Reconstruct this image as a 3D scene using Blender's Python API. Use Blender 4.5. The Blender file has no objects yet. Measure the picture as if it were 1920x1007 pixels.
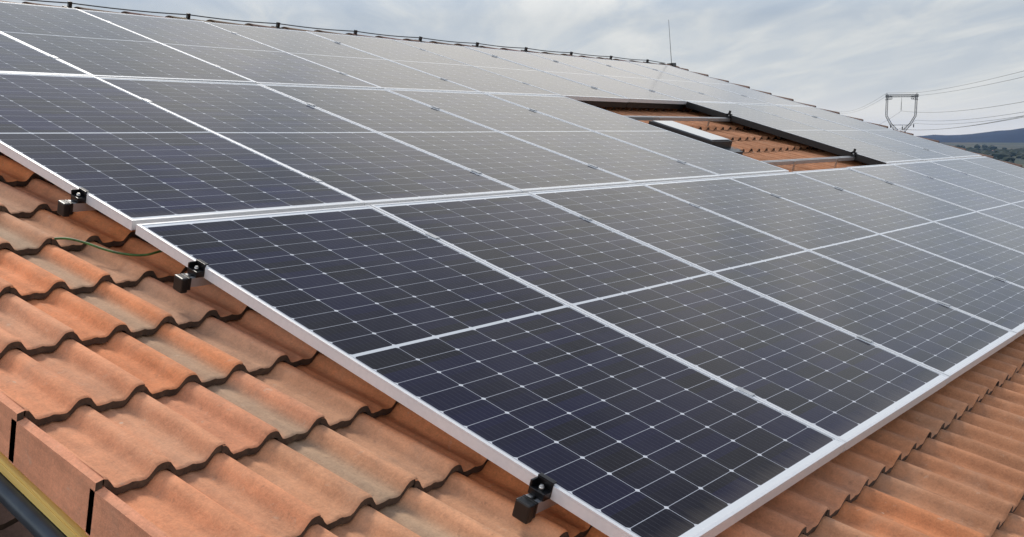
import bpy, bmesh, math, random
from mathutils import Matrix, Vector
import numpy as np

random.seed(7)
S = bpy.context.scene
COL = S.collection

# ------------------------------------------------------------------ frames
SLOPE = math.radians(16.0)
CS, SN = math.cos(SLOPE), math.sin(SLOPE)
Z0 = 6.1                                    # height of the panel plane's origin
ROOF = Matrix.Translation((0, 0, Z0)) @ Matrix.Rotation(SLOPE, 4, 'X')   # roof plane -> world
RV = Vector((0.62162103, -0.75360595, 0.21369458))   # camera right in the roof plane's frame
DV = Vector((-0.10563998, -0.35096789, -0.93040945))
FV = Vector((0.77616203, 0.55578739, -0.29777994))
CAMP = Vector((-1.88054225, -0.769324, 1.138231))

# ------------------------------------------------------------------ camera
cam_data = bpy.data.cameras.new('camera')
cam_data.sensor_width = 36.0
cam_data.lens = 36.0 * 1929.3 / 1920.0
cam_data.clip_start = 0.05
cam_data.clip_end = 60000
cam = bpy.data.objects.new('camera', cam_data)
COL.objects.link(cam)
M3 = Matrix((RV, -DV, -FV)).transposed()
cam.matrix_world = ROOF @ (Matrix.Translation(CAMP) @ M3.to_4x4())
S.camera = cam
CW = ROOF @ CAMP
FWD = (ROOF.to_3x3() @ FV); AZ0 = math.atan2(FWD.y, FWD.x)     # azimuth of the view

# ------------------------------------------------------------------ sky, sun, exposure
SUN_AZ, SUN_EL = math.radians(66), math.radians(46)
world = bpy.data.worlds.new('World')
S.world = world
world.use_nodes = True


class NT:
    """tiny helper for node trees"""
    def __init__(self, tree):
        self.t = tree
        self.t.nodes.clear()

    def n(self, typ, inp=None, **kw):
        nd = self.t.nodes.new(typ)
        for k, v in kw.items():
            setattr(nd, k, v)
        for k, v in (inp or {}).items():
            self.set(nd, k, v)
        return nd

    def set(self, nd, k, v):
        s = nd.inputs[k]
        if isinstance(v, bpy.types.NodeSocket):
            self.t.links.new(v, s)
        elif hasattr(v, 'outputs'):
            self.t.links.new(v.outputs[0], s)
        else:
            s.default_value = v

    def m(self, op, a, b=None, c=None, clamp=False):
        nd = self.n('ShaderNodeMath', operation=op, use_clamp=clamp)
        for i, v in enumerate((a, b, c)):
            if v is not None:
                self.set(nd, i, v)
        return nd.outputs[0]

    def mix(self, f, a, b, blend='MIX'):
        nd = self.n('ShaderNodeMix', data_type='RGBA', blend_type=blend)
        self.set(nd, 0, f)
        self.set(nd, 6, a)
        self.set(nd, 7, b)
        return nd.outputs[2]

    def ramp(self, f, stops, interp='LINEAR'):
        nd = self.n('ShaderNodeValToRGB', {'Fac': f})
        cr = nd.color_ramp
        cr.interpolation = interp
        while len(cr.elements) < len(stops):
            cr.elements.new(0.5)
        for e, (p, c) in zip(cr.elements, stops):
            e.position = p
            e.color = c if len(c) == 4 else (*c, 1)
        return nd.outputs[0]

    def noise(self, vec, scale, detail=4, rough=0.55, dist=0.0):
        nd = self.n('ShaderNodeTexNoise', {'Scale': scale, 'Detail': detail, 'Roughness': rough, 'Distortion': dist})
        if vec is not None:
            self.set(nd, 'Vector', vec)
        return nd.outputs[0]


def g(v):
    return (v, v, v, 1)


w = NT(world.node_tree)
sky = w.n('ShaderNodeTexSky', sky_type='NISHITA', sun_disc=False, sun_elevation=SUN_EL,
          sun_rotation=math.pi / 2 - SUN_AZ, altitude=300, air_density=1.0, dust_density=2.5, ozone_density=1.0)
tc = w.n('ShaderNodeTexCoord')
nrm = w.n('ShaderNodeVectorMath', {0: tc.outputs['Generated']}, operation='NORMALIZE')
rot = w.n('ShaderNodeVectorRotate', {'Vector': nrm.outputs[0], 'Angle': -AZ0 - 0.05}, rotation_type='Z_AXIS')
sp = w.n('ShaderNodeSeparateXYZ', {0: rot.outputs[0]})
zz = w.m('ADD', w.m('MAXIMUM', sp.outputs[2], 0.0), 0.10)
cx = w.m('DIVIDE', sp.outputs[0], zz)       # along the view
cy = w.m('DIVIDE', sp.outputs[1], zz)
v1 = w.n('ShaderNodeCombineXYZ', {0: w.m('MULTIPLY', cx, 0.30), 1: w.m('MULTIPLY', cy, 0.95), 2: 17.2})
v2 = w.n('ShaderNodeCombineXYZ', {0: w.m('MULTIPLY', cx, 0.80), 1: w.m('MULTIPLY', cy, 2.4), 2: 18.3})
n1 = w.noise(v1, 1.0, 6, 0.52, 0.5)
n2 = w.noise(v2, 1.0, 7, 0.55, 0.9)
cl = w.m('ADD', w.m('MULTIPLY', n1, 0.58), w.m('MULTIPLY', n2, 0.42))
ccol = w.ramp(cl, [(0.38, (0.36, 0.44, 0.55)), (0.47, (0.47, 0.535, 0.615)), (0.53, (0.59, 0.63, 0.665)), (0.61, (0.73, 0.745, 0.745))])
# towards the horizon the veil evens out
hor = w.m('SUBTRACT', 1.0, w.m('MULTIPLY', w.m('MAXIMUM', sp.outputs[2], 0.0), 7.0), clamp=True)
ccol = w.mix(w.m('MULTIPLY', hor, 0.72), ccol, (0.74, 0.765, 0.775, 1))
low = w.m('SUBTRACT', 1.0, w.m('MULTIPLY', w.m('MAXIMUM', sp.outputs[2], 0.0), 28.0), clamp=True)
ccol = w.mix(w.m('MULTIPLY', low, 0.6), ccol, (0.98, 0.94, 0.88, 1))
# brighter sky belt added unseen above the view, lifts the panels' reflections
b1 = w.m('MULTIPLY', w.m('SUBTRACT', sp.outputs[2], 0.105), 12.0, clamp=True)
b2 = w.m('SUBTRACT', 1.0, w.m('MULTIPLY', w.m('SUBTRACT', sp.outputs[2], 0.34), 7.0, clamp=True))
ccol = w.n('ShaderNodeVectorMath', {0: ccol, 'Scale': w.m('ADD', 1.0, w.m('MULTIPLY', w.m('MULTIPLY', b1, b2), 0.72))}, operation='SCALE').outputs[0]
ccol = w.mix(w.m('MULTIPLY', w.m('MULTIPLY', b1, b2), 0.8), ccol, w.mix(1.0, ccol, (1.06, 1.0, 0.93, 1), 'MULTIPLY'))
# the cloud thins overhead and lets deeper blue through
up = w.m('MULTIPLY', w.m('SUBTRACT', sp.outputs[2], 0.40), 3.6, clamp=True)
ccol = w.mix(w.m('MULTIPLY', up, 0.75), ccol, (0.24, 0.30, 0.45, 1))
# unseen sky glow added behind the camera's left, fills the left-facing sides
fill_lobe = w.n('ShaderNodeVectorMath', {0: nrm.outputs[0], 1: (-0.93, 0.10, 0.35)}, operation='DOT_PRODUCT')
fill_k = w.m('POWER', w.m('MAXIMUM', fill_lobe.outputs['Value'], 0.0), 2.0)
ccol = w.n('ShaderNodeVectorMath', {0: ccol, 'Scale': w.m('ADD', 1.0, w.m('MULTIPLY', fill_k, 0.9))}, operation='SCALE').outputs[0]
ccol = w.mix(1.0, ccol, (10.0, 10.0, 10.0, 1), 'MULTIPLY')
final = w.mix(0.93, sky.outputs[0], ccol)
bg = w.n('ShaderNodeBackground', {'Color': final, 'Strength': 0.10})
wo = w.n('ShaderNodeOutputWorld', {'Surface': bg})

sd = bpy.data.lights.new('sun', 'SUN')
sd.energy = 2.6
sd.angle = math.radians(14)
sd.color = (1.0, 0.93, 0.83)
sun = bpy.data.objects.new('sun', sd)
COL.objects.link(sun)
to_sun = Vector((math.cos(SUN_EL) * math.cos(SUN_AZ), math.cos(SUN_EL) * math.sin(SUN_AZ), math.sin(SUN_EL)))
sun.rotation_euler = (-to_sun).to_track_quat('-Z', 'Y').to_euler()

S.view_settings.view_transform = 'Standard'
S.view_settings.look = 'None'
S.view_settings.exposure = 0.0
S.view_settings.gamma = 1.0
S.view_settings.use_curve_mapping = False


# ------------------------------------------------------------------ materials
def material(name, rough=0.6, metal=0.0, color=None, ior=None):
    m = bpy.data.materials.new(name)
    m.use_nodes = True
    t = NT(m.node_tree)
    out = t.n('ShaderNodeOutputMaterial')
    b = t.n('ShaderNodeBsdfPrincipled', {'Roughness': rough, 'Metallic': metal})
    if color:
        b.inputs['Base Color'].default_value = (*color, 1)
    if ior:
        b.inputs['IOR'].default_value = ior
    t.set(out, 'Surface', b)
    return m, t, b


def bump(t, b, h, strength, dist):
    bn = t.n('ShaderNodeBump', {'Height': h, 'Strength': strength, 'Distance': dist})
    t.set(b, 'Normal', bn)


def simple(name, color, rough=0.6, metal=0.0, var=0.12, scale=20.0, bmp=0.0):
    m, t, b = material(name, rough, metal)
    tc = t.n('ShaderNodeTexCoord')
    n = t.noise(tc.outputs['Object'], scale, 5, 0.6)
    c1 = tuple(c * (1 - var) for c in color)
    c2 = tuple(min(1, c * (1 + var)) for c in color)
    t.set(b, 'Base Color', t.ramp(n, [(0.3, c1), (0.7, c2)]))
    if bmp:
        bump(t, b, n, 0.5, bmp)
    return m


# clay: every tile carries its own tint in a colour attribute
def tile_material():
    m, t, b = material('fired_clay', 0.88)
    at = t.n('ShaderNodeAttribute', attribute_name='tint')
    tc = t.n('ShaderNodeTexCoord')
    ob = tc.outputs['Object']
    st = t.n('ShaderNodeMapping', {'Vector': ob, 'Scale': (26, 3.0, 26)})
    streak = t.noise(st.outputs[0], 1.0, 5, 0.6)
    fine = t.noise(ob, 190, 3, 0.7)
    blot = t.noise(ob, 11, 5, 0.6, 0.3)
    gr = t.noise(ob, 75, 4, 0.75)
    k = t.m('ADD', t.m('MULTIPLY', streak, 0.70), t.m('ADD', t.m('MULTIPLY', fine, 0.50), t.m('ADD', t.m('MULTIPLY', blot, 0.60), t.m('MULTIPLY', gr, 0.50))))
    k = t.m('SUBTRACT', k, 0.17)
    c = t.n('ShaderNodeVectorMath', {0: at.outputs['Color'], 'Scale': k}, operation='SCALE').outputs[0]
    # grey bloom and the odd lichen dot
    bl = t.ramp(t.noise(ob, 5.5, 6, 0.62, 0.6), [(0.50, g(0)), (0.74, g(1))])
    c = t.mix(t.m('MULTIPLY', bl, 0.22), c, (0.46, 0.34, 0.24, 1))
    dk = t.ramp(t.noise(ob, 38, 4, 0.7), [(0.63, g(0)), (0.76, g(1))])
    c = t.mix(t.m('MULTIPLY', dk, 0.45), c, (0.17, 0.085, 0.055, 1))
    # grime caught in the pans and pale lichen crusts
    cr = t.ramp(t.noise(ob, 24, 6, 0.75, 0.8), [(0.62, g(0)), (0.68, g(1))])
    c = t.mix(t.m('MULTIPLY', cr, 0.28), c, (0.60, 0.50, 0.38, 1))
    vo = t.n('ShaderNodeTexVoronoi', {'Vector': ob, 'Scale': 9.0, 'Randomness': 1.0})
    rv = t.n('ShaderNodeSeparateColor', {0: vo.outputs['Color']})
    dot = t.m('MULTIPLY', t.m('LESS_THAN', vo.outputs['Distance'], 0.042), t.m('GREATER_THAN', rv.outputs[0], 0.66))
    c = t.mix(t.m('MULTIPLY', dot, 0.7), c, (0.66, 0.50, 0.36, 1))
    t.set(b, 'Base Color', c)
    bump(t, b, t.m('ADD', t.m('MULTIPLY', gr, 0.7), blot), 0.75, 0.004)
    return m


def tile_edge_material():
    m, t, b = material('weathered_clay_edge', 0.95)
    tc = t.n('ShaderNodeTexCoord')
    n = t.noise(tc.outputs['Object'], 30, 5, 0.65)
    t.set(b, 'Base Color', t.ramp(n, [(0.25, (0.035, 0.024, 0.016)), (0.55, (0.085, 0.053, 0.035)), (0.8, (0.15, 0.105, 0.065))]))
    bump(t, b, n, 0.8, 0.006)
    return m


MT_TILE = tile_material()
MT_EDGE = tile_edge_material()

# module geometry (metres)
PW, PL, PT = 1.053, 2.106, 0.035
SIDE_M, END_M = 0.0175, 0.030
MID = 0.0135


def cell_material():
    """half-cut cells under glass: six columns of twenty-four half cells"""
    m, t, b = material('cells_under_glass', 0.10, ior=1.165)
    tc = t.n('ShaderNodeTexCoord')
    s = t.n('ShaderNodeSeparateXYZ', {0: tc.outputs['Object']})
    x, y = s.outputs[0], s.outputs[1]
    px = (PW - 2 * SIDE_M) / 6.0
    py = ((PL - 2 * END_M - MID) / 2) / 12.0
    u = t.m('DIVIDE', t.m('SUBTRACT', x, SIDE_M), px)
    fu = t.m('MULTIPLY', t.m('SUBTRACT', t.m('FRACT', u), 0.5), px)            # metres from the cell's axis
    dx = t.m('SUBTRACT', px / 2, t.m('ABSOLUTE', fu))
    yc = t.m('SUBTRACT', t.m('ABSOLUTE', t.m('SUBTRACT', y, PL / 2)), MID / 2)   # metres from the middle band
    v = t.m('DIVIDE', yc, py)
    fv = t.m('MULTIPLY', t.m('SUBTRACT', t.m('FRACT', v), 0.5), py)
    dy = t.m('SUBTRACT', py / 2, t.m('ABSOLUTE', fv))
    gx = t.m('LESS_THAN', dx, 0.00105)
    gy = t.m('LESS_THAN', dy, 0.00095)
    ch = t.m('LESS_THAN', t.m('ADD', dx, dy), 0.0083)                            # clipped corners
    band = t.m('LESS_THAN', yc, 0.0)
    ox = t.m('GREATER_THAN', t.m('ABSOLUTE', t.m('SUBTRACT', x, PW / 2)), PW / 2 - SIDE_M)
    oy = t.m('GREATER_THAN', v, 12.0)
    white = t.m('MAXIMUM', t.m('MAXIMUM', t.m('MAXIMUM', gx, gy), ch), t.m('MAXIMUM', band, t.m('MAXIMUM', ox, oy)))
    big = t.m('MAXIMUM', band, t.m('MAXIMUM', ox, oy))
    # busbars: nine to a cell, running up the module
    q = t.m('MULTIPLY', t.m('DIVIDE', t.m('ADD', fu, px / 2), px), 9.0)
    bd = t.m('ABSOLUTE', t.m('SUBTRACT', t.m('FRACT', q), 0.5))
    bus = t.m('LESS_THAN', bd, 0.5 * 0.0007 / (px / 9))
    # each cell differs a little
    ci = t.n('ShaderNodeCombineXYZ', {0: t.m('FLOOR', u), 1: t.m('FLOOR', t.m('DIVIDE', y, py)),
                                      2: t.m('MULTIPLY', t.n('ShaderNodeObjectInfo').outputs['Random'], 57.0)})
    wn = t.n('ShaderNodeTexWhiteNoise', {'Vector': ci.outputs[0]}, noise_dimensions='3D')
    oi = t.n('ShaderNodeObjectInfo')
    pr = oi.outputs['Random']
    base = t.ramp(pr, [(0.0, (0.0008, 0.0016, 0.026)), (0.35, (0.0012, 0.0018, 0.019)), (0.65, (0.0022, 0.0022, 0.013)), (1.0, (0.001, 0.0026, 0.017))])
    k = t.m('ADD', 0.4, t.m('MULTIPLY', wn.outputs[0], 1.4))
    cell = t.n('ShaderNodeVectorMath', {0: base, 'Scale': k}, operation='SCALE').outputs[0]
    cell = t.mix(t.m('MULTIPLY', bus, 0.30), cell, (0.20, 0.21, 0.24, 1))
    c = t.mix(white, cell, (0.40, 0.42, 0.47, 1))
    c = t.mix(t.m('MULTIPLY', ch, 1.0), c, (0.60, 0.62, 0.66, 1))
    c = t.mix(ox, c, (0.42, 0.44, 0.47, 1))
    c = t.mix(band, c, (0.62, 0.65, 0.68, 1))
    c = t.mix(oy, c, (0.80, 0.83, 0.85, 1))
    t.set(b, 'Specular Tint', t.ramp(pr, [(0.0, (0.90, 0.95, 1.0)), (0.3, (0.98, 1.0, 0.92)), (0.55, (1.0, 0.94, 0.95)), (0.8, (0.92, 0.98, 0.97)), (1.0, (0.96, 0.92, 1.0))]))
    # thin film of dust with soft water marks
    dn = t.noise(tc.outputs['Object'], 3.0, 6, 0.6, 0.4)
    # seen flatter, the same film covers more: 1 - exp(-depth / cos)
    lw = t.n('ShaderNodeLayerWeight', {'Blend': 0.5})
    cosv = t.m('MAXIMUM', t.m('SUBTRACT', 1.0, lw.outputs['Facing']), 0.04)
    tau = t.m('ADD', 0.001, t.m('MULTIPLY', dn, 0.021))
    df = t.m('SUBTRACT', 1.0, t.m('EXPONENT', t.m('DIVIDE', t.m('MULTIPLY', tau, -1.0), cosv)))
    c = t.mix(df, c, (0.60, 0.565, 0.52, 1))
    rm = t.n('ShaderNodeMapping', {'Vector': tc.outputs['Object'], 'Scale': (38, 2.0, 1)})
    rn = t.noise(rm.outputs[0], 1.0, 5, 0.65)
    edge = t.m('SUBTRACT', 1.0, t.m('DIVIDE', t.m('SUBTRACT', y, 0.012), t.m('ADD', 0.012, t.m('MULTIPLY', rn, 0.11))), clamp=True)
    c = t.mix(t.m('MULTIPLY', edge, 0.16), c, (0.33, 0.28, 0.22, 1))
    wm = t.ramp(rn, [(0.56, g(0)), (0.74, g(1))])
    c = t.mix(t.m('MULTIPLY', wm, 0.018), c, (0.6, 0.56, 0.5, 1))
    t.set(b, 'Base Color', c)
    t.set(b, 'Roughness', t.m('ADD', 0.06, t.m('MULTIPLY', dn, 0.08)))
    fn = t.noise(tc.outputs['Object'], 2.2, 2, 0.5)
    bump(t, b, fn, 0.25, 0.002)
    return m


MT_CELL = cell_material()
MT_ALU = simple('anodised_aluminium', (0.78, 0.785, 0.79), 0.42, 0.30, 0.04, 60)
MT_RAIL = simple('mill_finish_aluminium', (0.55, 0.555, 0.56), 0.4, 0.75, 0.08, 40)
MT_BLACK = simple('black_plastic', (0.007, 0.0075, 0.008), 0.38, 0.0, 0.2, 60)
MT_BLACKM = simple('black_anodised_metal', (0.006, 0.006, 0.007), 0.32, 0.2, 0.2, 60)
MT_STEEL = simple('stainless_steel', (0.62, 0.62, 0.60), 0.3, 0.9, 0.08, 50)
MT_BACK = simple('module_backsheet', (0.55, 0.55, 0.55), 0.7, 0.0, 0.05)
MT_BITUM = simple('roofing_felt', (0.05, 0.035, 0.028), 0.95, 0.0, 0.2)
MT_GREEN = simple('green_cable_sheath', (0.045, 0.115, 0.018), 0.5, 0.0, 0.5, 35)
MT_WIRE = simple('galvanised_wire', (0.10, 0.11, 0.12), 0.6, 0.4, 0.1)
MT_GUT = simple('dark_zinc_gutter', (0.045, 0.057, 0.068), 0.38, 0.3, 0.2, 8)
MT_WALL = simple('painted_render', (0.36, 0.245, 0.19), 0.9, 0.0, 0.10, 3, 0.004)
MT_FRAMEDK = simple('dark_window_frame', (0.035, 0.034, 0.034), 0.45, 0.3, 0.15)
MT_PYLON = simple('galvanised_lattice_steel', (0.045, 0.05, 0.058), 0.6, 0.1, 0.15, 2)


def pine():
    m, t, b = material('yellow_pine_board', 0.6)
    tc = t.n('ShaderNodeTexCoord')
    mp = t.n('ShaderNodeMapping', {'Vector': tc.outputs['Object'], 'Scale': (40, 1.3, 40)})
    n = t.noise(mp.outputs[0], 1.6, 6, 0.6, 1.2)
    c = t.ramp(n, [(0.25, (0.55, 0.33, 0.09)), (0.5, (0.82, 0.54, 0.15)), (0.75, (0.90, 0.65, 0.22))])
    vo = t.n('ShaderNodeTexVoronoi', {'Vector': tc.outputs['Object'], 'Scale': 3.2})
    kn = t.m('LESS_THAN', vo.outputs['Distance'], 0.035)
    c = t.mix(t.m('MULTIPLY', kn, 0.7), c, (0.14, 0.06, 0.02, 1))
    t.set(b, 'Base Color', c)
    return m


MT_PINE = pine()


def roof_glass():
    m, t, b = material('roof_window_glass', 0.06, ior=1.5)
    b.inputs['Base Color'].default_value = (0.20, 0.22, 0.25, 1)
    b.inputs['Coat Weight'].default_value = 0.6
    return m


MT_RGLASS = roof_glass()


# ------------------------------------------------------------------ object helpers
def tag(o, label=None, cat=None, group=None, kind=None):
    if label: o['label'] = label
    if cat: o['category'] = cat
    if group: o['group'] = group
    if kind: o['kind'] = kind
    return o


def empty(name, mat=None):
    o = bpy.data.objects.new(name, None)
    COL.objects.link(o)
    o.empty_display_size = 0.1
    if mat is not None:
        o.matrix_world = mat
    return o


def mesh_obj(name, verts, faces, mats, parent=None, fmat=None, smooth=False, mat=None):
    me = bpy.data.meshes.new(name)
    me.from_pydata([tuple(v) for v in verts], [], faces)
    for m_ in (mats if isinstance(mats, (list, tuple)) else [mats]):
        me.materials.append(m_)
    if fmat is not None:
        me.polygons.foreach_set('material_index', fmat)
    if smooth is True:
        me.polygons.foreach_set('use_smooth', [True] * len(me.polygons))
    elif smooth:
        me.polygons.foreach_set('use_smooth', smooth)
    me.update()
    o = bpy.data.objects.new(name, me)
    COL.objects.link(o)
    if parent is not None:
        o.parent = parent
    if mat is not None:
        o.matrix_basis = mat
    return o


class MB:
    """collects shapes, then links them as one mesh"""
    def __init__(self):
        self.bm = bmesh.new()
        self.mi = 0

    def _mark(self, faces):
        for f in faces:
            f.material_index = self.mi

    def box(self, x0, x1, y0, y1, z0, z1, bev=0.0, mi=0, rot=None):
        vs = [self.bm.verts.new(p) for p in [(x0, y0, z0), (x1, y0, z0), (x1, y1, z0), (x0, y1, z0),
                                              (x0, y0, z1), (x1, y0, z1), (x1, y1, z1), (x0, y1, z1)]]
        fs = [self.bm.faces.new([vs[i] for i in q]) for q in
              [(3, 2, 1, 0), (4, 5, 6, 7), (0, 1, 5, 4), (1, 2, 6, 5), (2, 3, 7, 6), (3, 0, 4, 7)]]
        for f in fs:
            f.material_index = mi
        if bev:
            es = list({e for f in fs for e in f.edges})
            r = bmesh.ops.bevel(self.bm, geom=es, offset=bev, segments=2, affect='EDGES', profile=0.6)
            for f in r['faces']:
                f.material_index = mi
        return self

    def tube(self, p0, p1, r0, r1=None, n=10, mi=0, caps=True):
        r1 = r0 if r1 is None else r1
        p0, p1 = Vector(p0), Vector(p1)
        d = (p1 - p0).normalized()
        a = d.orthogonal().normalized()
        b_ = d.cross(a)
        R0 = [self.bm.verts.new(p0 + (a * math.cos(t) + b_ * math.sin(t)) * r0) for t in [2 * math.pi * i / n for i in range(n)]]
        R1 = [self.bm.verts.new(p1 + (a * math.cos(t) + b_ * math.sin(t)) * r1) for t in [2 * math.pi * i / n for i in range(n)]]
        for i in range(n):
            f = self.bm.faces.new((R0[i], R0[(i + 1) % n], R1[(i + 1) % n], R1[i]))
            f.smooth = n > 5
            f.material_index = mi
        if caps:
            for q in (R0[::-1], R1):
                self.bm.faces.new(q).material_index = mi
        return self

    def path(self, pts, r, n=8, mi=0):
        pts = [Vector(p) for p in pts]
        rings = []
        up = Vector((0, 0, 1))
        for i, p in enumerate(pts):
            d = (pts[min(i + 1, len(pts) - 1)] - pts[max(i - 1, 0)]).normalized()
            a = d.cross(up)
            if a.length < 1e-4:
                a = d.orthogonal()
            a.normalize()
            b_ = a.cross(d)
            rings.append([self.bm.verts.new(p + (a * math.cos(t) + b_ * math.sin(t)) * r) for t in [2 * math.pi * k / n for k in range(n)]])
        for A, B in zip(rings, rings[1:]):
            for k in range(n):
                f = self.bm.faces.new((A[k], A[(k + 1) % n], B[(k + 1) % n], B[k]))
                f.smooth = True
                f.material_index = mi
        self.bm.faces.new(rings[0][::-1]); self.bm.faces.new(rings[-1])
        return self

    def build(self, name, mats, parent=None, mat=None):
        bmesh.ops.recalc_face_normals(self.bm, faces=self.bm.faces)
        me = bpy.data.meshes.new(name)
        self.bm.to_mesh(me)
        self.bm.free()
        for m_ in (mats if isinstance(mats, (list, tuple)) else [mats]):
            me.materials.append(m_)
        o = bpy.data.objects.new(name, me)
        COL.objects.link(o)
        if parent is not None:
            o.parent = parent
        if mat is not None:
            o.matrix_basis = mat
        return o


def copy_tree(o, parent=None):
    c = o.copy()
    COL.objects.link(c)
    if parent is not None:
        c.parent = parent
    for ch in list(o.children):
        copy_tree(ch, c)
    return c


# ------------------------------------------------------------------ the house and its roof
X0, WV, Y0, GA, HC = -0.6313, 0.15060, 1.6147, 0.3426, -0.105
AMP = 0.031
XV = X0 - WV                    # verge, left
NT_X = 40                       # tiles across after the verge tile
XR = X0 + WV + 2 * WV * NT_X    # right end of the field
J0, J1 = -15, 11


def course_y(j):
    return Y0 - GA * j


def wave(x):
    """height of the tile's top over the roll crest at x"""
    ph = ((x - X0) / WV + 0.5) % 1.0 - 0.5
    a = abs(ph)
    w_ = 0.30 if ph < 0 else 0.25
    if a < 0.07:
        return -0.0012 * (a / 0.07) ** 2
    if a < w_:
        q = (a - 0.07) / (w_ - 0.07)
        return -0.0012 - (AMP - 0.0012) * q * q * (3 - 2 * q)
    rib = 0.0035 * max(0.0, 1 - ((0.5 - a) / 0.07) ** 2)       # low middle rib in the pan
    return -AMP + 0.0015 * math.sin((a - w_) * 9) + rib


def tint(x, y):
    r = random.random()
    brown = min(1.0, max(0.0, (x - 0.1) / 1.6))
    if r < 0.42:
        c = (0.76, 0.300, 0.140)
    elif r < 0.64:
        c = (0.73, 0.325, 0.185)
    elif r < 0.84:
        c = (0.78, 0.285, 0.115)
    else:
        c = (0.66, 0.335, 0.195)
    b_ = (0.50, 0.240, 0.130)
    k = random.uniform(0.86, 1.05)
    return tuple((a * (1 - brown) + bb * brown) * k * w_ for a, bb, w_ in zip(c, b_, (1.0, 0.93, 0.82)))


def beige_columns(x, col):
    """beige columns on the tiles beside the array"""
    f = 0.0
    for c0, w_, a_ in ((X0 + 2.5 * WV, 0.048, 0.85), (X0 + 3.5 * WV, 0.075, 0.55), (X0 + 0.55 * WV, 0.04, 0.25)):
        f = max(f, a_ * max(0.0, 1 - ((x - c0) / w_) ** 4))
    g_ = (0.43, 0.300, 0.190)
    return tuple(a * (1 - f) + b_ * f for a, b_ in zip(col, g_))


def tile_strip(V, F, FM, SM, TI, xs, y, col, dz, x_end_raise=0.0, flange=None):
    """one tile: top sheet with a rounded nose, front edge and underside"""
    dip = 0.027
    rows = [(y, -0.0035), (y + 0.0035, -0.0008), (y + 0.010, 0.0), (y + GA * 0.5, -dip * 0.47), (y + GA + 0.035, -dip * 1.12)]
    n = len(xs)
    base = len(V)
    x_last = xs[-1]

    def zt(x):
        z = HC + wave(x) + dz
        if x_end_raise and x > x_last - 0.05:
            z += x_end_raise * min(1.0, (x - (x_last - 0.05)) / 0.03)
        return z
    for yy, o in rows:
        for x in xs:
            V.append((x, min(yy, 6.99), zt(x) + o)); TI.append(beige_columns(x, col))
    for r in range(len(rows) - 1):
        for i in range(n - 1):
            a = base + r * n + i
            F.append((a, a + 1, a + n + 1, a + n)); FM.append(0); SM.append(True)
    eb = len(V)
    th = 0.0225
    for x in xs:
        V.append((x, y, zt(x) - 0.0035)); TI.append(col)
    for x in xs:
        V.append((x, y + 0.001, zt(x) - th)); TI.append(col)
    for x in xs:
        V.append((x, min(y + GA, 6.98), zt(x) - th - 0.020)); TI.append(col)
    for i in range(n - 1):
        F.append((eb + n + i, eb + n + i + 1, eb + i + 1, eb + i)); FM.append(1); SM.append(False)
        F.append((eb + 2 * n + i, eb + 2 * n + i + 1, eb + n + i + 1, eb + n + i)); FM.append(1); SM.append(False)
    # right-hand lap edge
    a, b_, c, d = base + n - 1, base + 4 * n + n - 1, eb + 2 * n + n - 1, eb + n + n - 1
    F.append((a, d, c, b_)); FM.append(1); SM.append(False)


def finish_tiles(name, V, F, FM, SM, TI, parent):
    o = mesh_obj(name, V, F, [MT_TILE, MT_EDGE], parent, FM, SM)
    ca = o.data.color_attributes.new('tint', 'FLOAT_COLOR', 'POINT')
    buf = np.ones((len(V), 4), dtype=np.float32)
    buf[:, :3] = np.array(TI, dtype=np.float32)
    ca.data.foreach_set('color', buf.ravel())
    return o


house = empty('house', Matrix.Translation((0, 0, 0)))
tag(house, 'house under a low clay tiled roof carrying the solar panels', 'house')
roof = empty('roof', ROOF)
roof.parent = house

V, F, FM, SM, TI = [], [], [], [], []
SEG = 18
for j in range(J0, J1 + 1):
    yj = course_y(j)
    for k in range(NT_X):
        xa = X0 + WV + 2 * WV * k
        dz = random.uniform(-0.0015, 0.0015)
        dy = random.uniform(-0.003, 0.003)
        xs = [xa + 0.002 + (2 * WV + 0.010) * i / (2 * SEG) for i in range(2 * SEG + 1)]
        tile_strip(V, F, FM, SM, TI, xs, yj + dy, tint(xa + WV, yj), dz, 0.003)
finish_tiles('tile_field', V, F, FM, SM, TI, roof)

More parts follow.
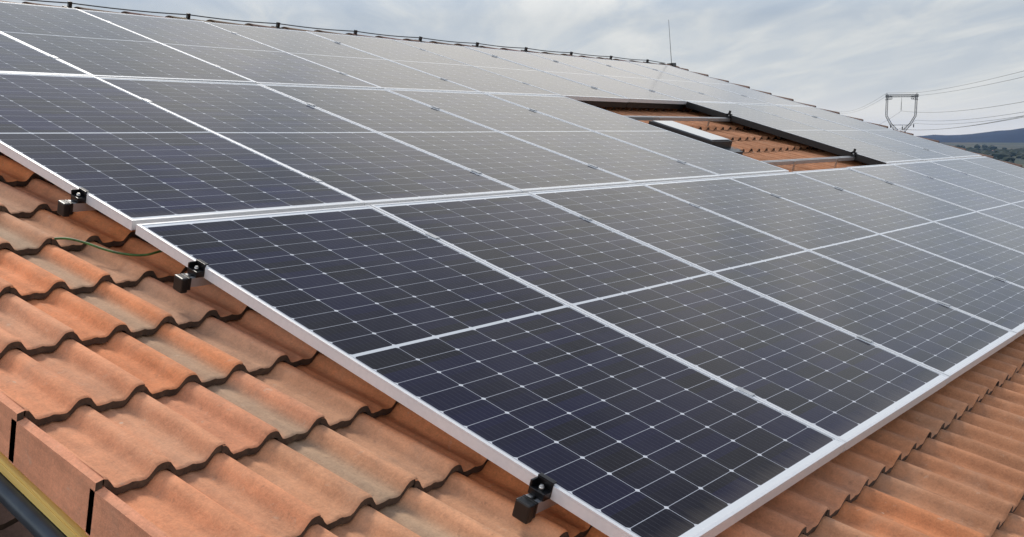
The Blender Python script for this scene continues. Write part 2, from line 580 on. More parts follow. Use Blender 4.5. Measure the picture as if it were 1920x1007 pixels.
# verge tiles: the last tile of each course turns down over the barge board
for side in (0, 1):
    for j in range(J0, J1 + 1):
        V, F, FM, SM, TI = [], [], [], [], []
        yj = course_y(j) + random.uniform(-0.003, 0.003)
        if side == 0:
            xs = [XV + 0.006 + (2 * WV + 0.004) * i / (2 * SEG) for i in range(2 * SEG + 1)]
            col = tint(XV + WV, yj)
            if j % 2: col = (0.73, 0.300, 0.145)
            else: col = (0.71, 0.310, 0.158)
            tile_strip(V, F, FM, SM, TI, xs, yj, col, 0.001, 0.003)
            xo, xi, xt = XV - 0.013, XV + 0.003, XV + 0.008
        else:
            xs = [XR - 0.004 + (2 * WV) * i / (2 * SEG) for i in range(2 * SEG + 1)]
            col = (0.20, 0.125, 0.095)
            tile_strip(V, F, FM, SM, TI, xs, yj, col, 0.001, 0.010 if j % 2 else 0.014)
            xo, xi, xt = XR + 2 * WV + 0.012, XR + 2 * WV - 0.004, XR + 2 * WV - 0.008
        # flange: outer skin, inner skin, bottom, front end, back end
        b0 = len(V)
        zt0 = HC + (0.0 if side == 0 else 0.008)
        ye = yj + GA + 0.02
        zb = -0.2405
        dpt = 0.022
        fl = [(xo, yj, zt0 - 0.006), (xo, ye, zt0 - 0.006 - dpt), (xo, ye, zb - 0.004), (xo, yj, zb),
              (xi, yj, zt0 - 0.002), (xi, ye, zt0 - 0.002 - dpt), (xi, ye, zb - 0.004), (xi, yj, zb),
              (xt, yj, zt0 - 0.001), (xt, ye, zt0 - dpt)]
        fc = (0.76, 0.315, 0.17) if side == 0 else col
        for p in fl:
            V.append(p); TI.append(fc)
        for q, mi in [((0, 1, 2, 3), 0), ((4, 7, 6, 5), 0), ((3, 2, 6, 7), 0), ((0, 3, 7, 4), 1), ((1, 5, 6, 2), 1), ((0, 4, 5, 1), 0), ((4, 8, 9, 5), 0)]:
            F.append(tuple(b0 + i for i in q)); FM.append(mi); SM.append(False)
        finish_tiles('verge_tile', V, F, FM, SM, TI, roof)

# ridge tiles
YR = 6.955
nr = 31
for i in range(nr):
    V, F, FM, SM, TI = [], [], [], [], []
    xa = XV - 0.02 + i * 0.408
    col = tuple(c * random.uniform(0.85, 1.1) for c in (0.20, 0.115, 0.085))
    rings = []
    for (dx, rr) in ((0.0, 0.128), (0.012, 0.130), (0.05, 0.126), (0.43, 0.112)):
        row = []
        for k in range(13):
            a = math.pi * k / 12
            V.append((xa + dx, YR - rr * math.cos(a) * 1.05, -0.202 + rr * math.sin(a) * 0.98)); TI.append(col)
            row.append(len(V) - 1)
        rings.append(row)
    for A, B in zip(rings, rings[1:]):
        for k in range(12):
            F.append((A[k], A[k + 1], B[k + 1], B[k])); FM.append(0); SM.append(True)
    row = []
    for k in range(13):
        a = math.pi * k / 12
        V.append((xa, YR - 0.112 * math.cos(a) * 1.05, -0.202 + 0.112 * math.sin(a))); TI.append(col); row.append(len(V) - 1)
    for k in range(12):
        F.append((rings[0][k], row[k], row[k + 1], rings[0][k + 1])); FM.append(1); SM.append(False)
    finish_tiles('ridge_tile', V, F, FM, SM, TI, roof)

YE = course_y(J1)               # eave line
XRR = XR + 2 * WV
mb = MB(); mb.box(XV + 0.02, XRR - 0.02, YE + 0.03, YR, -0.275, -0.190)
mb.build('roof_deck', MT_BITUM, roof)
mb = MB(); mb.box(XV + 0.002, XV + 0.028, YE + 0.04, YR, -0.286, -0.200, 0.002)
mb.box(XV - 0.017, XV + 0.002, YE + 0.04, YR, -0.286, -0.2545, 0.0015)
mb.box(XV - 0.020, XV - 0.0172, YE + 0.04, YR, -0.284, -0.2625, 0.001)
mb.build('barge_board', MT_PINE, roof)
# dark gutter strip that follows the verge
mb = MB()
mb.path([(XV - 0.031, YE + 0.04 + (YR - YE) * i / 20, -0.306) for i in range(21)], 0.0235, 14)
mb.build('verge_pipe', MT_GUT, roof)

# far slope behind the ridge, eaves gutter, walls with windows
hs = math.cos(SLOPE)
ridge_y = YR * CS + 0.16 * SN
ridge_z = Z0 + YR * SN - 0.16 * CS
back_len = 8.6
bm_v = [(XV, ridge_y, ridge_z), (XRR, ridge_y, ridge_z), (XRR, ridge_y + back_len * CS, ridge_z - back_len * SN), (XV, ridge_y + back_len * CS, ridge_z - back_len * SN)]
V, F, FM, SM, TI = [], [], [], [], []
nx, ny = 160, 25
for jj in range(ny + 1):
    for side in (0, 1):
        for ii in range(nx + 1):
            x = XV + (XRR - XV) * ii / nx
            s_ = back_len * (jj + (0 if side else 0)) / ny
            z = ridge_z - s_ * SN + wave(X0 + x * 1.0) * 0.9 + (0.0 if side else 0.02)
            V.append((x, ridge_y + s_ * CS, z)); TI.append((0.40, 0.19, 0.11))
for r in range(2 * (ny + 1) - 1):
    for i in range(nx):
        a = r * (nx + 1) + i
        F.append((a, a + 1, a + nx + 2, a + nx + 1)); FM.append(0); SM.append(False)
finish_tiles('rear_tile_field', V, F, FM, SM, TI, house)

fy = YE * CS + 0.45
fz = Z0 + YE * SN - 0.34
by = ridge_y + back_len * CS - 0.45
mb = MB()
xl, xr_ = XV + 0.45, XRR - 0.45
prof = [(fy, 0), (by, 0), (by, ridge_z - back_len * SN - 0.12), (ridge_y, ridge_z - 0.22), (fy, fz + 0.12)]
vs0 = [mb.bm.verts.new((xl, y, z)) for y, z in prof]
vs1 = [mb.bm.verts.new((xr_, y, z)) for y, z in prof]
mb.bm.faces.new(vs0[::-1]); mb.bm.faces.new(vs1)
for i in range(5):
    mb.bm.faces.new((vs0[i], vs0[(i + 1) % 5], vs1[(i + 1) % 5], vs1[i]))
mb.build('wall', MT_WALL, house)
for i, xw in enumerate((1.6, 4.6, 7.6, 10.0)):
    for zf in (1.0, 3.4):
        if zf + 1.2 > fz: continue
        mb = MB(); mb.box(xw, xw + 1.1, fy - 0.03, fy - 0.002, zf, zf + 1.3, 0.004)
        wf = mb.build('window', MT_FRAMEDK, house)
        mb = MB(); mb.box(xw + 0.07, xw + 1.03, fy - 0.036, fy - 0.032, zf + 0.07, zf + 1.23)
        mb.build('pane', MT_RGLASS, wf)
mb = MB()
mb.path([(XV + 12.9 * i / 8, -0.0 + YE * CS - 0.07, Z0 + YE * SN - 0.24) for i in range(9)], 0.06, 12)
mb.build('eaves_gutter', MT_GUT, house)

# lower lean-to roof beside the gable
lean = empty('lean_to', Matrix.Identity(4))
tag(lean, 'lower lean-to with old brown tiles below the yellow verge board', 'lean-to')
V, F, FM, SM, TI = [], [], [], [], []
LX0, LX1 = -7.2, XV + 0.44
for jj in range(26):
    y_ = YE + 0.3 + jj * 0.35
    for side, dz in ((0, 0.0), (1, -0.018)):
        yy = y_ if side == 0 else y_ + 0.35
        for ii in range(181):
            x = LX0 + (LX1 - LX0) * ii / 180
            V.append((x, yy, -0.66 + dz + 0.8 * wave(X0 + (x - LX0) * 0.7))); TI.append(tuple(c * (0.9 + 0.2 * ((ii // 9 * 7 + jj * 5) % 11) / 11) for c in (0.25, 0.150, 0.115)))
    b0 = jj * 362
    for i in range(180):
        F.append((b0 + i, b0 + i + 1, b0 + 181 + i + 1, b0 + 181 + i)); FM.append(0); SM.append(True)
        if jj:
            F.append((b0 - 181 + i, b0 - 181 + i + 1, b0 + i + 1, b0 + i)); FM.append(1); SM.append(False)
finish_tiles('tile_sheet', V, F, FM, SM, TI, lean).matrix_basis = ROOF
mb = MB()
lw = [(YE * CS + 0.8, 0), (YE * CS + 0.8 + 8.2, 0), (YE * CS + 0.8 + 8.2, Z0 + (YE + 8.8) * SN - 1.3), (YE * CS + 0.8, Z0 + (YE + .8) * SN - 1.3)]
a_ = [mb.bm.verts.new((LX0 + 0.3, y, z)) for y, z in lw]; c_ = [mb.bm.verts.new((XV + 0.40, y, z)) for y, z in lw]
mb.bm.faces.new(a_[::-1]); mb.bm.faces.new(c_)
for i in range(4): mb.bm.faces.new((a_[i], a_[(i + 1) % 4], c_[(i + 1) % 4], c_[i]))
mb.build('wall', MT_WALL, lean)

# ------------------------------------------------------------------ solar panels
PITCH = 1.058
ROWY = [0.0, 2.135, 4.252]
TILT = 0.0201                    # the lowest row lies a touch flatter to the tiles


def make_panel():
    r = empty('solar_panel')
    mb = MB()
    lip_s, lip_e = 0.0105, 0.0115
    # frame profile: top lip, outer wall, bottom flange, per side (butted at the corners)
    for (x0, x1, y0, y1, inx) in [(0, lip_s, 0, PL, 1), (PW - lip_s, PW, 0, PL, -1)]:
        mb.box(x0, x1, y0, y1, -0.006, 0.0, 0.0008)
        if inx > 0:
            mb.box(0, 0.0022, 0, PL, -PT, -0.0062); mb.box(0.0022, 0.026, 0, PL, -PT, -PT + 0.002)
        else:
            mb.box(PW - 0.0022, PW, 0, PL, -PT, -0.0062); mb.box(PW - 0.026, PW - 0.0022, 0, PL, -PT, -PT + 0.002)
    for (y0, y1, s_) in [(0, lip_e, 1), (PL - lip_e, PL, -1)]:
        mb.box(lip_s + 0.0006, PW - lip_s - 0.0006, y0, y1, -0.006, 0.0, 0.0008)
        if s_ > 0:
            mb.box(0.0024, PW - 0.0024, 0.0, 0.0022, -PT, -0.0062); mb.box(0.027, PW - 0.027, 0.0022, 0.022, -PT, -PT + 0.002)
        else:
            mb.box(0.0024, PW - 0.0024, PL - 0.0022, PL, -PT, -0.0062); mb.box(0.027, PW - 0.027, PL - 0.022, PL - 0.0022, -PT, -PT + 0.002)
    mb.build('frame', MT_ALU, r)
    mb = MB()
    mb.box(0.003, PW - 0.003, 0.003, PL - 0.003, -0.0075, -0.0068, mi=1)
    # glass face, finely divided so that it can carry a faint sag
    n, m_ = 4, 8
    vv = [[mb.bm.verts.new((lip_s - 0.001 + (PW - 2 * lip_s + 0.002) * i / n, lip_e - 0.001 + (PL - 2 * lip_e + 0.002) * j / m_,
                            -0.0022 - 0.0012 * math.sin(math.pi * i / n) * math.sin(math.pi * j / m_))) for j in range(m_ + 1)] for i in range(n + 1)]
    for i in range(n):
        for j in range(m_):
            f = mb.bm.faces.new((vv[i][j], vv[i + 1][j], vv[i + 1][j + 1], vv[i][j + 1])); f.smooth = True
    mb.build('glass', [MT_CELL, MT_BACK], r)
    mb = MB()
    mb.box(PW / 2 - 0.05, PW / 2 + 0.05, PL / 2 - 0.04, PL / 2 + 0.04, -0.024, -0.0078, 0.003)
    mb.build('junction_box', MT_BLACK, r)
    return r


ROWN = ['bottom', 'middle', 'top']
ORD = ['first', 'second', 'third', 'fourth', 'fifth', 'sixth', 'seventh', 'eighth', 'ninth', 'tenth']
SPEC = {(0, 0): 'dark blue solar panel nearest the camera, first of the bottom row',
        (0, 1): 'dark solar panel in the bottom row, second from its near left corner',
        (4, 1): 'middle row solar panel just left of the opening with the roof window',
        (7, 1): 'middle row solar panel just beyond the opening, black clamps on its near edge',
        (9, 0): 'last solar panel of the bottom row at the far right',
        (9, 1): 'last solar panel of the middle row at the far right end',
        (9, 2): 'last solar panel of the top row, far corner near the thin rod',
        (5, 2): 'top row solar panel above the left half of the rectangular opening',
        (6, 2): 'top row solar panel above the right half of the rectangular opening',
        (5, 0): 'bottom row solar panel below the left half of the rectangular opening',
        (6, 0): 'bottom row solar panel below the right half of the rectangular opening'}
first = None
for row in range(3):
    for k in range(10):
        if row == 1 and k in (5, 6):
            continue                      # the opening round the roof window
        if first is None:
            p = first = make_panel()
        else:
            p = copy_tree(first)
        jit = random.uniform(-0.0016, 0.0016)
        x = k * PITCH + 0.0025
        y = ROWY[row]
        L = Matrix.Translation((x + jit, y + random.uniform(-0.0015, 0.0015), 0))
        if row == 0:
            L = Matrix.Translation((x + jit, y + PL, 0)) @ Matrix.Rotation(TILT, 4, 'X') @ Matrix.Translation((0, -PL, 0))
        L = L @ Matrix.Rotation(random.uniform(-0.0016, 0.0016), 4, 'X') @ Matrix.Rotation(random.uniform(-0.003, 0.003), 4, 'Y')
        p.matrix_world = ROOF @ L
        lab = SPEC.get((k, row)) or ('solar panel in the %s row, %s counting from the open left edge' % (ROWN[row], ORD[k]))
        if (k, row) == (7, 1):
            mb = MB(); mb.box(-0.004, -0.0006, 0.004, PL - 0.004, -0.062, -0.004, 0.0005)  # added black strip, stands in for the shade along this edge
            mb.build('shade_strip', MT_BLACK, p)
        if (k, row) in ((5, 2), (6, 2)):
            mb = MB(); mb.box(0.0, PW, 0.012, 0.016, -0.088, -0.0355, 0.0005)  # added black strip, imitates deep shade in the gap under the frame
            mb.build('shade_strip', MT_BLACK, p)
        tag(p, lab, 'solar panel', 'solar panels laid in three rows over the clay tiles')


def pz(y):
    return -TILT * (PL - y) if y < PL else 0.0


# ------------------------------------------------------------------ rails with clamps
RAILS = [(0.345, 'lowest aluminium rail, its black end cap nearest the bottom corner of the array'),
         (1.742, 'rail under the upper part of the bottom panel row, black capped at the left edge'),
         (2.447, 'rail under the middle row, crossing the opening near its bottom edge'),
         (3.745, 'aluminium rail crossing the opening just above the roof window'),
         (4.66, 'aluminium rail hidden under the lower part of the top panel row'),
         (5.93, 'aluminium rail under the upper part of the top panel row, nearest the ridge')]


def rail_beam(x1):
    mb = MB()
    h = 0.030
    mb.box(-0.0500, x1, -0.020, -0.0165, -h, 0.0)
    mb.box(-0.0500, x1, 0.0165, 0.020, -h, 0.0)
    mb.box(-0.0500, x1, -0.0165, 0.0165, -h, -h + 0.004)
    mb.box(-0.0500, x1, -0.0165, 0.0165, -0.018, -0.0155)
    mb.box(-0.0500, x1, -0.0165, -0.006, -0.004, -0.0004)
    mb.box(-0.0500, x1, 0.006, 0.0165, -0.004, -0.0004)
    return mb


def end_clamp(parent, x, tall=0.0):
    """black end clamp that grips a module edge at x from the left"""
    mb = MB()
    top = PT + 0.0035
    mb.box(x - 0.033, x - 0.0055, -0.024, 0.024, 0.0006, 0.020, 0.002)
    mb.box(x - 0.0055, x - 0.0006, -0.024, 0.024, 0.0006, top, 0.001)
    mb.box(x - 0.0055, x + 0.0085, -0.024, 0.024, top + 0.0002, top + 0.0042, 0.001)
    mb.box(x - 0.033, x - 0.0055, 0.018, 0.024, 0.0202, top - 0.001, 0.0015)
    if tall:
        mb.box(x - 0.022, x - 0.008, -0.010, 0.010, 0.0202, top + tall, 0.002)
    c = mb.build('end_clamp', MT_BLACKM, parent)
    mb = MB()
    mb.tube((x - 0.019, -0.002, 0.0202), (x - 0.019, -0.002, 0.0275), 0.0068, n=6)
    mb.tube((x - 0.019, -0.002, 0.0276), (x - 0.019, -0.002, 0.031), 0.0045, n=12)
    mb.build('bolt', MT_STEEL, c)
    return c


for i, (ry, lab) in enumerate(RAILS):
    zr = pz(ry) - PT - 0.0006
    rl = empty('mounting_rail', ROOF @ Matrix.Translation((0, ry, zr)))
    tag(rl, lab, 'rail', 'aluminium rails under the solar panels')
    rail_beam(10.64).build('beam', MT_RAIL, rl)
    mb = MB()
    mb.box(-0.074, -0.0502, -0.0225, 0.0225, -0.0470, 0.0020, 0.005)
    mb.box(-0.0502, -0.040, -0.0215, 0.0215, -0.0385, 0.0014, 0.001)
    mb.build('end_cap', MT_BLACK, rl)
    end_clamp(rl, 0.0055)
    if i in (2, 3):
        end_clamp(rl, 7 * PITCH + 0.006, 0.034)
    # mid clamps on the seams
    for k in range(1, 10):
        if i in (2, 3) and k in (5, 6, 7):
            continue
        mb = MB()
        mb.box(k * PITCH - 0.0125, k * PITCH + 0.0125, -0.030, 0.030, PT + 0.0012, PT + 0.0046, 0.001)
        mb.box(k * PITCH - 0.004, k * PITCH + 0.004, -0.030, 0.030, 0.001, PT + 0.0010)
        mb.build('mid_clamp', MT_RAIL, rl)
    # roof hooks down between the tiles
    for k in range(12):
        xh = X0 + WV * (8.5 + 6 * k)
        if xh > 10.5: break
        mb = MB()
        zb = HC - zr - AMP + 0.004
        mb.box(xh - 0.016, xh + 0.016, -0.026, -0.0205, zb, -0.006, 0.001)
        mb.box(xh - 0.016, xh + 0.016, -0.026, 0.10, zb - 0.006, zb - 0.0002, 0.001)
        mb.build('roof_hook', MT_STEEL, rl)

# ------------------------------------------------------------------ roof window in the opening
sk = empty('roof_window', ROOF @ Matrix.Translation((5.74, 3.02, HC - AMP)))
tag(sk, 'small roof window with pale glass and dark frame, set in the tiles inside the panel opening', 'roof window')
SW, SL, SH = 0.37, 0.62, 0.092
mb = MB()
mb.box(0, 0.055, 0, SL, -0.02, SH, 0.004); mb.box(SW - 0.055, SW, 0, SL, -0.02, SH, 0.004)
mb.box(0.0552, SW - 0.0552, 0, 0.055, -0.02, SH - 0.002, 0.004); mb.box(0.0552, SW - 0.0552, SL - 0.055, SL, -0.02, SH - 0.002, 0.004)
mb.build('frame', MT_FRAMEDK, sk)
mb = MB(); mb.box(0.02, SW - 0.02, 0.02, SL - 0.02, SH + 0.0005, SH + 0.007, 0.002)
mb.build('pane', MT_RGLASS, sk)
mb = MB(); mb.box(-0.09, -0.002, -0.06, SL + 0.06, 0.002, 0.030, 0.004); mb.box(SW + 0.002, SW + 0.09, -0.06, SL + 0.06, 0.002, 0.030, 0.004)
mb.box(-0.0015, SW + 0.0015, -0.12, -0.002, 0.004, 0.034, 0.004)
mb.build('flashing', MT_GUT, sk)

# ------------------------------------------------------------------ green earth cable
mb = MB()
pts = []
ctrl = [(CAMP.x + (a_ - CAMP.x) * 0.9803, CAMP.y + (b_ - CAMP.y) * 0.9803, CAMP.z + (c_ - CAMP.z) * 0.9803 + 0.002) for a_, b_, c_ in [(-0.165, 2.395, -0.150), (-0.11, 2.34, -0.128), (-0.07, 2.28, -0.126), (-0.04, 2.22, -0.129), (-0.005, 2.16, -0.128), (0.05, 2.115, -0.122), (0.12, 2.10, -0.105), (0.3, 2.11, -0.09)]]
for i in range(len(ctrl) - 1):
    for s_ in range(5):
        t_ = s_ / 5
        a, b_ = Vector(ctrl[i]), Vector(ctrl[i + 1])
        a0 = Vector(ctrl[max(i - 1, 0)]); b0 = Vector(ctrl[min(i + 2, len(ctrl) - 1)])
        pts.append(0.5 * ((2 * a) + (b_ - a0) * t_ + (2 * a0 - 5 * a + 4 * b_ - b0) * t_ ** 2 + (3 * a - a0 - 3 * b_ + b0) * t_ ** 3))
mb.path(pts, 0.0042, 8)
cab = mb.build('earth_cable', MT_GREEN, None, ROOF)
tag(cab, 'thin green cable running over a tile and under the left panel edge', 'cable')

# ------------------------------------------------------------------ lightning wire on the ridge
lw_ = empty('lightning_conductor', ROOF @ Matrix.Translation((0, YR, 0)))
tag(lw_, 'thin dark wire on small black posts along the ridge tiles', 'lightning wire')
hx = [-0.5, 0.45, 1.42, 2.39, 3.45, 4.41, 5.38, 6.32, 7.26, 8.17, 9.12, 10.05, 11.0]
ztop = -0.052
wp = []
for a, b_ in zip(hx, hx[1:]):
    for s_ in range(6):
        t_ = s_ / 6
        wp.append((a + (b_ - a) * t_, 0.0, ztop - 0.010 * math.sin(math.pi * t_)))
wp.append((hx[-1], 0, ztop)); wp.append((11.5, 0, -0.07))
MB().path(wp, 0.0055, 6).build('wire', MT_WIRE, lw_)
for x in hx:
    mb = MB()
    mb.box(x - 0.013, x + 0.013, -0.014, 0.014, -0.10, ztop + 0.012, 0.003)
    mb.box(x - 0.034, x + 0.034, -0.05, 0.05, -0.095, -0.084, 0.002)
    mb.build('holder', MT_BLACK, lw_)
rod = empty('lightning_rod', ROOF @ Matrix.Translation((11.7, YR, -0.09)) @ Matrix.Rotation(-SLOPE, 4, 'X') @ Matrix.Rotation(math.radians(-5), 4, FWD))
tag(rod, 'slim upright metal rod at the far end of the ridge', 'lightning rod')
MB().tube((0, 0, 0), (0, 0, 0.66), 0.0045, 0.003, 8).build('mast', MT_WIRE, rod)
MB().box(-0.05, 0.05, -0.05, 0.05, -0.02, 0.03, 0.004).build('foot', MT_BLACK, rod)


# ------------------------------------------------------------------ land
def smooth(a, b_, x):
    t_ = max(0.0, min(1.0, (x - a) / (b_ - a)))
    return t_ * t_ * (3 - 2 * t_)


def ground_z(x, y):
    r = math.hypot(x, y)
    z = -20 * smooth(40, 330, r) - 55 * smooth(300, 1100, r)
    z += 5.0 * math.sin(x * 0.0021 + 1.3) * math.sin(y * 0.0027) * smooth(800, 1800, r)
    return z


radii = [0, 20, 40, 60, 80, 110, 150, 200, 260, 330, 420, 520, 640, 780, 950, 1150, 1400, 1700, 2050, 2450, 2900, 3500, 4200, 5000, 6000, 7200, 8600, 10000]
V = [(0, 0, 0)]; F = []
NA = 120
for r in radii[1:]:
    for k in range(NA):
        a = 2 * math.pi * k / NA
        V.append((r * math.cos(a), r * math.sin(a), ground_z(r * math.cos(a), r * math.sin(a))))
for k in range(NA):
    F.append((0, 1 + k, 1 + (k + 1) % NA))
for q in range(len(radii) - 2):
    for k in range(NA):
        a, b_ = 1 + q * NA + k, 1 + q * NA + (k + 1) % NA
        F.append((a, a + NA, b_ + NA, b_))
m, t, b = material('fields_and_woods', 0.95)
tcn = t.n('ShaderNodeTexCoord')
vo = t.n('ShaderNodeTexVoronoi', {'Vector': tcn.outputs['Object'], 'Scale': 0.0042, 'Randomness': 0.8})
sc = t.n('ShaderNodeSeparateColor', {0: vo.outputs['Color']})
fld = t.ramp(sc.outputs[0], [(0.0, (0.045, 0.058, 0.022)), (0.3, (0.075, 0.080, 0.032)), (0.55, (0.036, 0.048, 0.022)), (0.8, (0.10, 0.082, 0.045))], 'CONSTANT')
nn = t.noise(tcn.outputs['Object'], 0.02, 6, 0.65)
fld = t.mix(t.ramp(nn, [(0.48, g(0)), (0.58, g(1))]), fld, (0.022, 0.030, 0.018, 1))
t.set(b, 'Base Color', fld)
terr = mesh_obj('ground', V, F, m, None, None, True)
tag(terr, kind='structure')


def at_az(px, D):
    """azimuth that photograph column px looks along, at horizontal distance D"""
    a = AZ0 - math.atan((px - 960) / 1929.3)
    return CW.x + D * math.cos(a), CW.y + D * math.sin(a)


# hills
MT_HILL = simple('wooded_hillside', (0.010, 0.023, 0.048), 0.95, 0, 0.3, 0.004)
V, F = [], []
NH, MH = 240, 6
for i in range(NH + 1):
    px_a = AZ0 + math.radians(70) - math.radians(140) * i / NH
    off = math.degrees(AZ0 - px_a)                   # degrees right of the view axis
    h = 44 + 10 * math.sin(off * 0.21 + 0.8) + 5 * math.sin(off * 0.9) + 3 * math.sin(off * 2.3 + 1) + 85 * smooth(22.5, 29, off) * (1 - 0.5 * smooth(36, 60, off))
    for jn in range(MH + 1):
        D = 7000 + 260 * jn
        hh = h * math.sin(math.pi * jn / MH) ** 0.8 + 2.5 * math.sin(off * 5 + jn)
        V.append((D * math.cos(px_a), D * math.sin(px_a), -84 + hh * 1.0 + (9 if 0 < jn < MH else 0)))
for i in range(NH):
    for jn in range(MH):
        a = i * (MH + 1) + jn
        F.append((a, a + 1, a + MH + 2, a + MH + 1))
hills = mesh_obj('hills', V, F, MT_HILL, None, None, True)
tag(hills, kind='structure')

# far-off woods: one mass of crowns
MT_LEAF = simple('far_foliage', (0.026, 0.036, 0.020), 0.95, 0, 0.45, 0.05)
bm = bmesh.new()
rnd = random.Random(3)
for i in range(700):
    px_ = rnd.uniform(1700, 2500)
    D = rnd.choice([rnd.gauss(3900, 160), rnd.gauss(3300, 250), rnd.uniform(2300, 5200)])
    x, y = at_az(px_, D)
    s_ = rnd.uniform(6, 15)
    mtx = Matrix.Translation((x, y, ground_z(x, y) + s_ * 0.35)) @ Matrix.Rotation(rnd.random() * 3, 4, 'Z') @ Matrix.Diagonal((s_ * rnd.uniform(0.9, 2.2), s_ * rnd.uniform(.9, 1.6), s_ * 0.8, 1))
    r_ = bmesh.ops.create_icosphere(bm, subdivisions=1, radius=1.0, matrix=mtx)
    for v_ in r_['verts']:
        v_.co += Vector((rnd.uniform(-1, 1), rnd.uniform(-1, 1), rnd.uniform(-1, 1))) * s_ * 0.22
me = bpy.data.meshes.new('distant_wood'); bm.to_mesh(me); bm.free(); me.materials.append(MT_LEAF)
wood = bpy.data.objects.new('distant_wood', me); COL.objects.link(wood)
tag(wood, 'dark mass of trees round the far village', 'woodland', kind='stuff')

# village houses far off
MT_FW = simple('whitewashed_wall', (0.62, 0.58, 0.52), 0.9, 0, 0.1, 0.3)
MT_FR = simple('far_tile_roof', (0.30, 0.15, 0.10), 0.9, 0, 0.2, 0.3)
FH = [(1806, 3900, 12, 9, 6), (1822, 3500, 10, 8, 5), (1834, 4050, 14, 9, 7), (1846, 3700, 9, 8, 5), (1858, 3950, 11, 9, 8), (1868, 3450, 10, 8, 5), (1877, 3850, 16, 10, 9),
      (1886, 3600, 10, 9, 6), (1895, 3950, 13, 9, 10), (1903, 3750, 18, 10, 9), (1911, 3500, 11, 9, 6), (1918, 3980, 13, 9, 8), (1928, 3700, 12, 9, 7), (1940, 3600, 11, 9, 7)]
SIDE = ['small white far house in trees', 'low pale far house among trees', 'large pale far house', 'tall white far house']
for i, (px_, D, a1, a2, h) in enumerate(FH):
    x, y = at_az(px_, D)
    fh = empty('far_house', Matrix.Translation((x, y, ground_z(x, y) - 0.5)) @ Matrix.Rotation(rnd.random() * 3, 4, 'Z'))
    tag(fh, '%s, %s counting rightwards from the roof edge' % (SIDE[(i * 3 + (h > 7)) % 4], (ORD + ['eleventh', 'twelfth', 'thirteenth', 'fourteenth'])[i]), 'house', 'far village houses below the hills')
    MB().box(-a1 / 2, a1 / 2, -a2 / 2, a2 / 2, 0, h).build('wall', MT_FW, fh)
    mb = MB()
    vs = [mb.bm.verts.new(p) for p in [(-a1 / 2 - .4, -a2 / 2 - .4, h + 0.02), (a1 / 2 + .4, -a2 / 2 - .4, h + 0.02), (a1 / 2 + .4, a2 / 2 + .4, h + 0.02), (-a1 / 2 - .4, a2 / 2 + .4, h + 0.02), (-a1 / 2 - .4, 0, h + 2.4), (a1 / 2 + .4, 0, h + 2.4)]]
    for q in [(3, 2, 1, 0), (0, 1, 5, 4), (2, 3, 4, 5), (1, 2, 5), (3, 0, 4)]:
        mb.bm.faces.new([vs[k] for k in q])
    mb.build('roof', MT_FR, fh)

# ------------------------------------------------------------------ pylon and overhead wires
PD = 350.0
pxx, pyy = at_az(1682, PD)
qx, qy = at_az(1935, 170.0)
ldir = Vector((qx - pxx, qy - pyy, 0)).normalized()
cross = Vector((-ldir.y, ldir.x, 0))
view = Vector((pxx - CW.x, pyy - CW.y, 0)).normalized()
pr_ = Vector((view.y, -view.x, 0))
gz = ground_z(pxx, pyy)
# the tower faces square to the line of sight closely enough: its arms lie along 'arm'
arm = pr_
if arm.dot(cross) < 0: cross = -cross
arm = (pr_ * 0.75 + cross * 0.25).normalized()
dep = Vector((0, 0, 1)).cross(arm)
Mp = Matrix(((arm.x, dep.x, 0, pxx), (arm.y, dep.y, 0, pyy), (0, 0, 1, gz), (0, 0, 0, 1)))
py = empty('pylon', Mp)
tag(py, 'grey lattice electricity pylon with a square open head beyond the roof', 'pylon')
zc = CW.z - gz
z_top = zc + 10.9; z_w = zc + 1.7
mb = MB()


def bar(p, q, r=0.11):
    mb.tube(p, q, r, n=4, caps=False)


def lattice(p0, p1, w0, w1, n, r=0.078):
    """a square truss from p0 to p1"""
    p0, p1 = Vector(p0), Vector(p1)
    d = (p1 - p0).normalized()
    a = Vector((0, 1, 0)); b_ = d.cross(a).normalized()
    C = []
    for i in range(n + 1):
        t_ = i / n; c0 = p0.lerp(p1, t_); w_ = w0 + (w1 - w0) * t_
        C.append([c0 + a * w_ * sa + b_ * w_ * sb for sa, sb in ((-.5, -.5), (.5, -.5), (.5, .5), (-.5, .5))])
    for A, B in zip(C, C[1:]):
        for k in range(4):
            bar(A[k], B[k], r * 1.3); bar(A[k], B[(k + 1) % 4], r * .6)
            bar(B[k], B[(k + 1) % 4], r * .6)


hw = 4.3
lattice((0, 0, 0), (0, 0, z_w - 2.2), 5.6, 3.0, 9, 0.09)
mb.build('tower_body', MT_PYLON, py)
mb = MB()
for sg in (-1, 1):
    lattice((sg * 1.0, 0, z_w - 2.2), (sg * 2.9, 0, z_w), 0.9, 0.6, 3)
    lattice((sg * 2.9, 0, z_w), (sg * hw, 0, z_w + 2.6), 0.6, 0.55, 4)
    lattice((sg * hw, 0, z_w + 2.6), (sg * hw, 0, z_top), 0.55, 0.55, 7)
bar((-2.7, 0, z_w - 0.3), (2.7, 0, z_w - 0.3))
mb.build('tower_head', MT_PYLON, py)
mb = MB()
lattice((-hw - 0.6, 0, z_top - 0.4), (hw + 0.6, 0, z_top - 0.4), 0.7, 0.7, 12)
bar((-hw, 0, z_top), (-hw - 0.2, 0, z_top + .5)); bar((hw, 0, z_top), (hw + 0.2, 0, z_top + .5))
lattice((-hw - 0.5, 0, z_top - 1.0), (-hw + 1.5, 0, z_top - 1.0), 1.2, 0.8, 3); lattice((hw + 0.5, 0, z_top - 1.0), (hw - 1.5, 0, z_top - 1.0), 1.2, 0.8, 3)
mb.build('cross_arm', MT_PYLON, py)
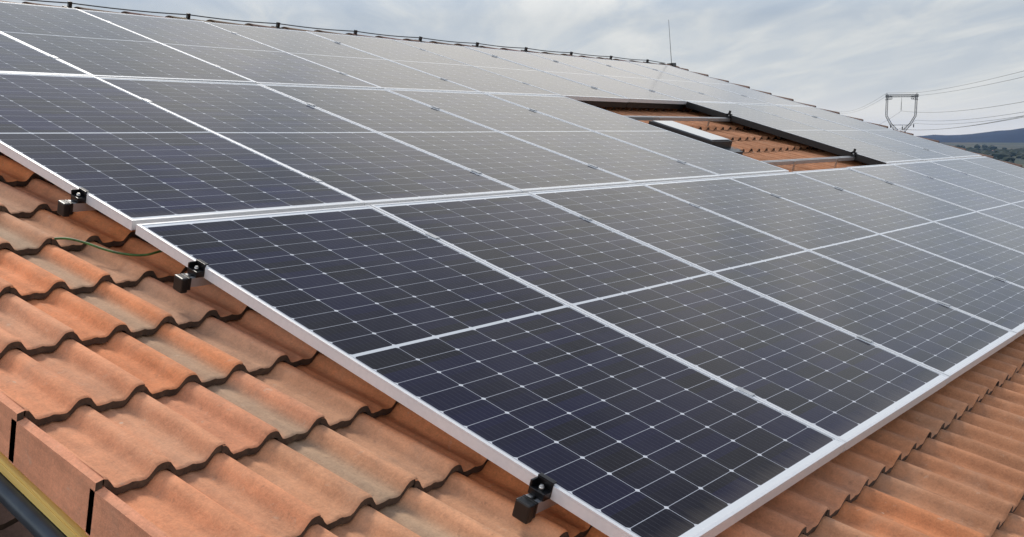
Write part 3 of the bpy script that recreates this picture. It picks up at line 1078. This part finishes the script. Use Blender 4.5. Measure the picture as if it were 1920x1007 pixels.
ins = [(0, z_top - 1.0, 4.2), (-2.9, z_w + 0.3, 1.5), (0.6, z_w - 0.4, 1.3), (hw - 0.4, z_w + 0.4, 1.5)]
MT_INS = simple('dark_insulator', (0.05, 0.055, 0.06), 0.4)
for ix, iz, il in ins:
    mb = MB()
    mb.tube((ix, 0, iz), (ix, 0, iz - il), 0.05, n=6)
    for s_ in range(9):
        zz_ = iz - il * (0.35 + 0.6 * s_ / 9)
        mb.tube((ix, 0, zz_), (ix, 0, zz_ - 0.10), 0.19, 0.12, n=8)
    mb.build('insulator', MT_INS, py)


def world_p(lx, lz):
    return Mp @ Vector((lx, 0, lz))


def span(p, q, sag, n=40):
    return [p.lerp(q, i / n) - Vector((0, 0, sag * 4 * (i / n) * (1 - i / n))) for i in range(n + 1)]


attach = [(hw + 0.2, z_top + 0.5, 101, 'upper left earth wire, highest of all'), (hw + 0.3, z_top - 0.4, 114, 'second highest wire, just below the upper one'),
          (0.1, z_top - 5.1, 168, 'highest of the lower bunch of wires'), (hw + 0.3, z_w + 1.2, 176, 'second from the top in the lower bunch of wires'),
          (hw, z_w + 0.2, 184, 'middle wire of the lower bunch'), (0.7, z_w - 1.6, 192, 'fourth wire down in the lower bunch'),
          (-2.9, z_w - 1.2, 204, 'lowest wire of the lower bunch')]
near = Vector((qx, qy, 0)) - Vector((pxx, pyy, 0))
dn_ = 170.0 * math.cos(math.atan((1935 - 960) / 1929.3))
for i, (lx, lz, yt, lb) in enumerate(attach):
    p = world_p(lx, lz)
    q = p + near
    q.z = CW.z + (243 - yt) * dn_ / 1929.3
    q = p + (q - p) * 1.35
    bx = -hw - 0.2 if i < 2 else lx
    p2 = world_p(bx, lz) if i < 2 else p
    back_ = p2 - near * 1.9; back_.z = p.z + (1.0 if i < 2 else -2.0)
    if i < 2:
        pts = span(back_, p2, 3.0, 20) + span(p, q, 1.2, 40)
    else:
        pts = span(back_, p, 5.0, 20)[:-1] + span(p, q, 2.0, 40)
    wr = MB().path(pts, 0.036, 5).build('overhead_wire', MT_WIRE)
    tag(wr, lb + ', strung from the pylon', 'power line', 'overhead wires from the pylon')

# ------------------------------------------------------------------ air
HZ = True
if HZ:
    m = bpy.data.materials.new('air')
    m.use_nodes = True
    t = NT(m.node_tree)
    o_ = t.n('ShaderNodeOutputMaterial')
    pv = t.n('ShaderNodeVolumePrincipled', {'Color': (0.26, 0.50, 1.0, 1), 'Density': 2.4e-5, 'Anisotropy': 0.0})
    t.set(o_, 'Volume', pv)
    mb = MB()
    mb.box(-10500, 10500, -10500, 10500, -100, 90)
    hz = mb.build('haze', m)
    tag(hz, kind='stuff')
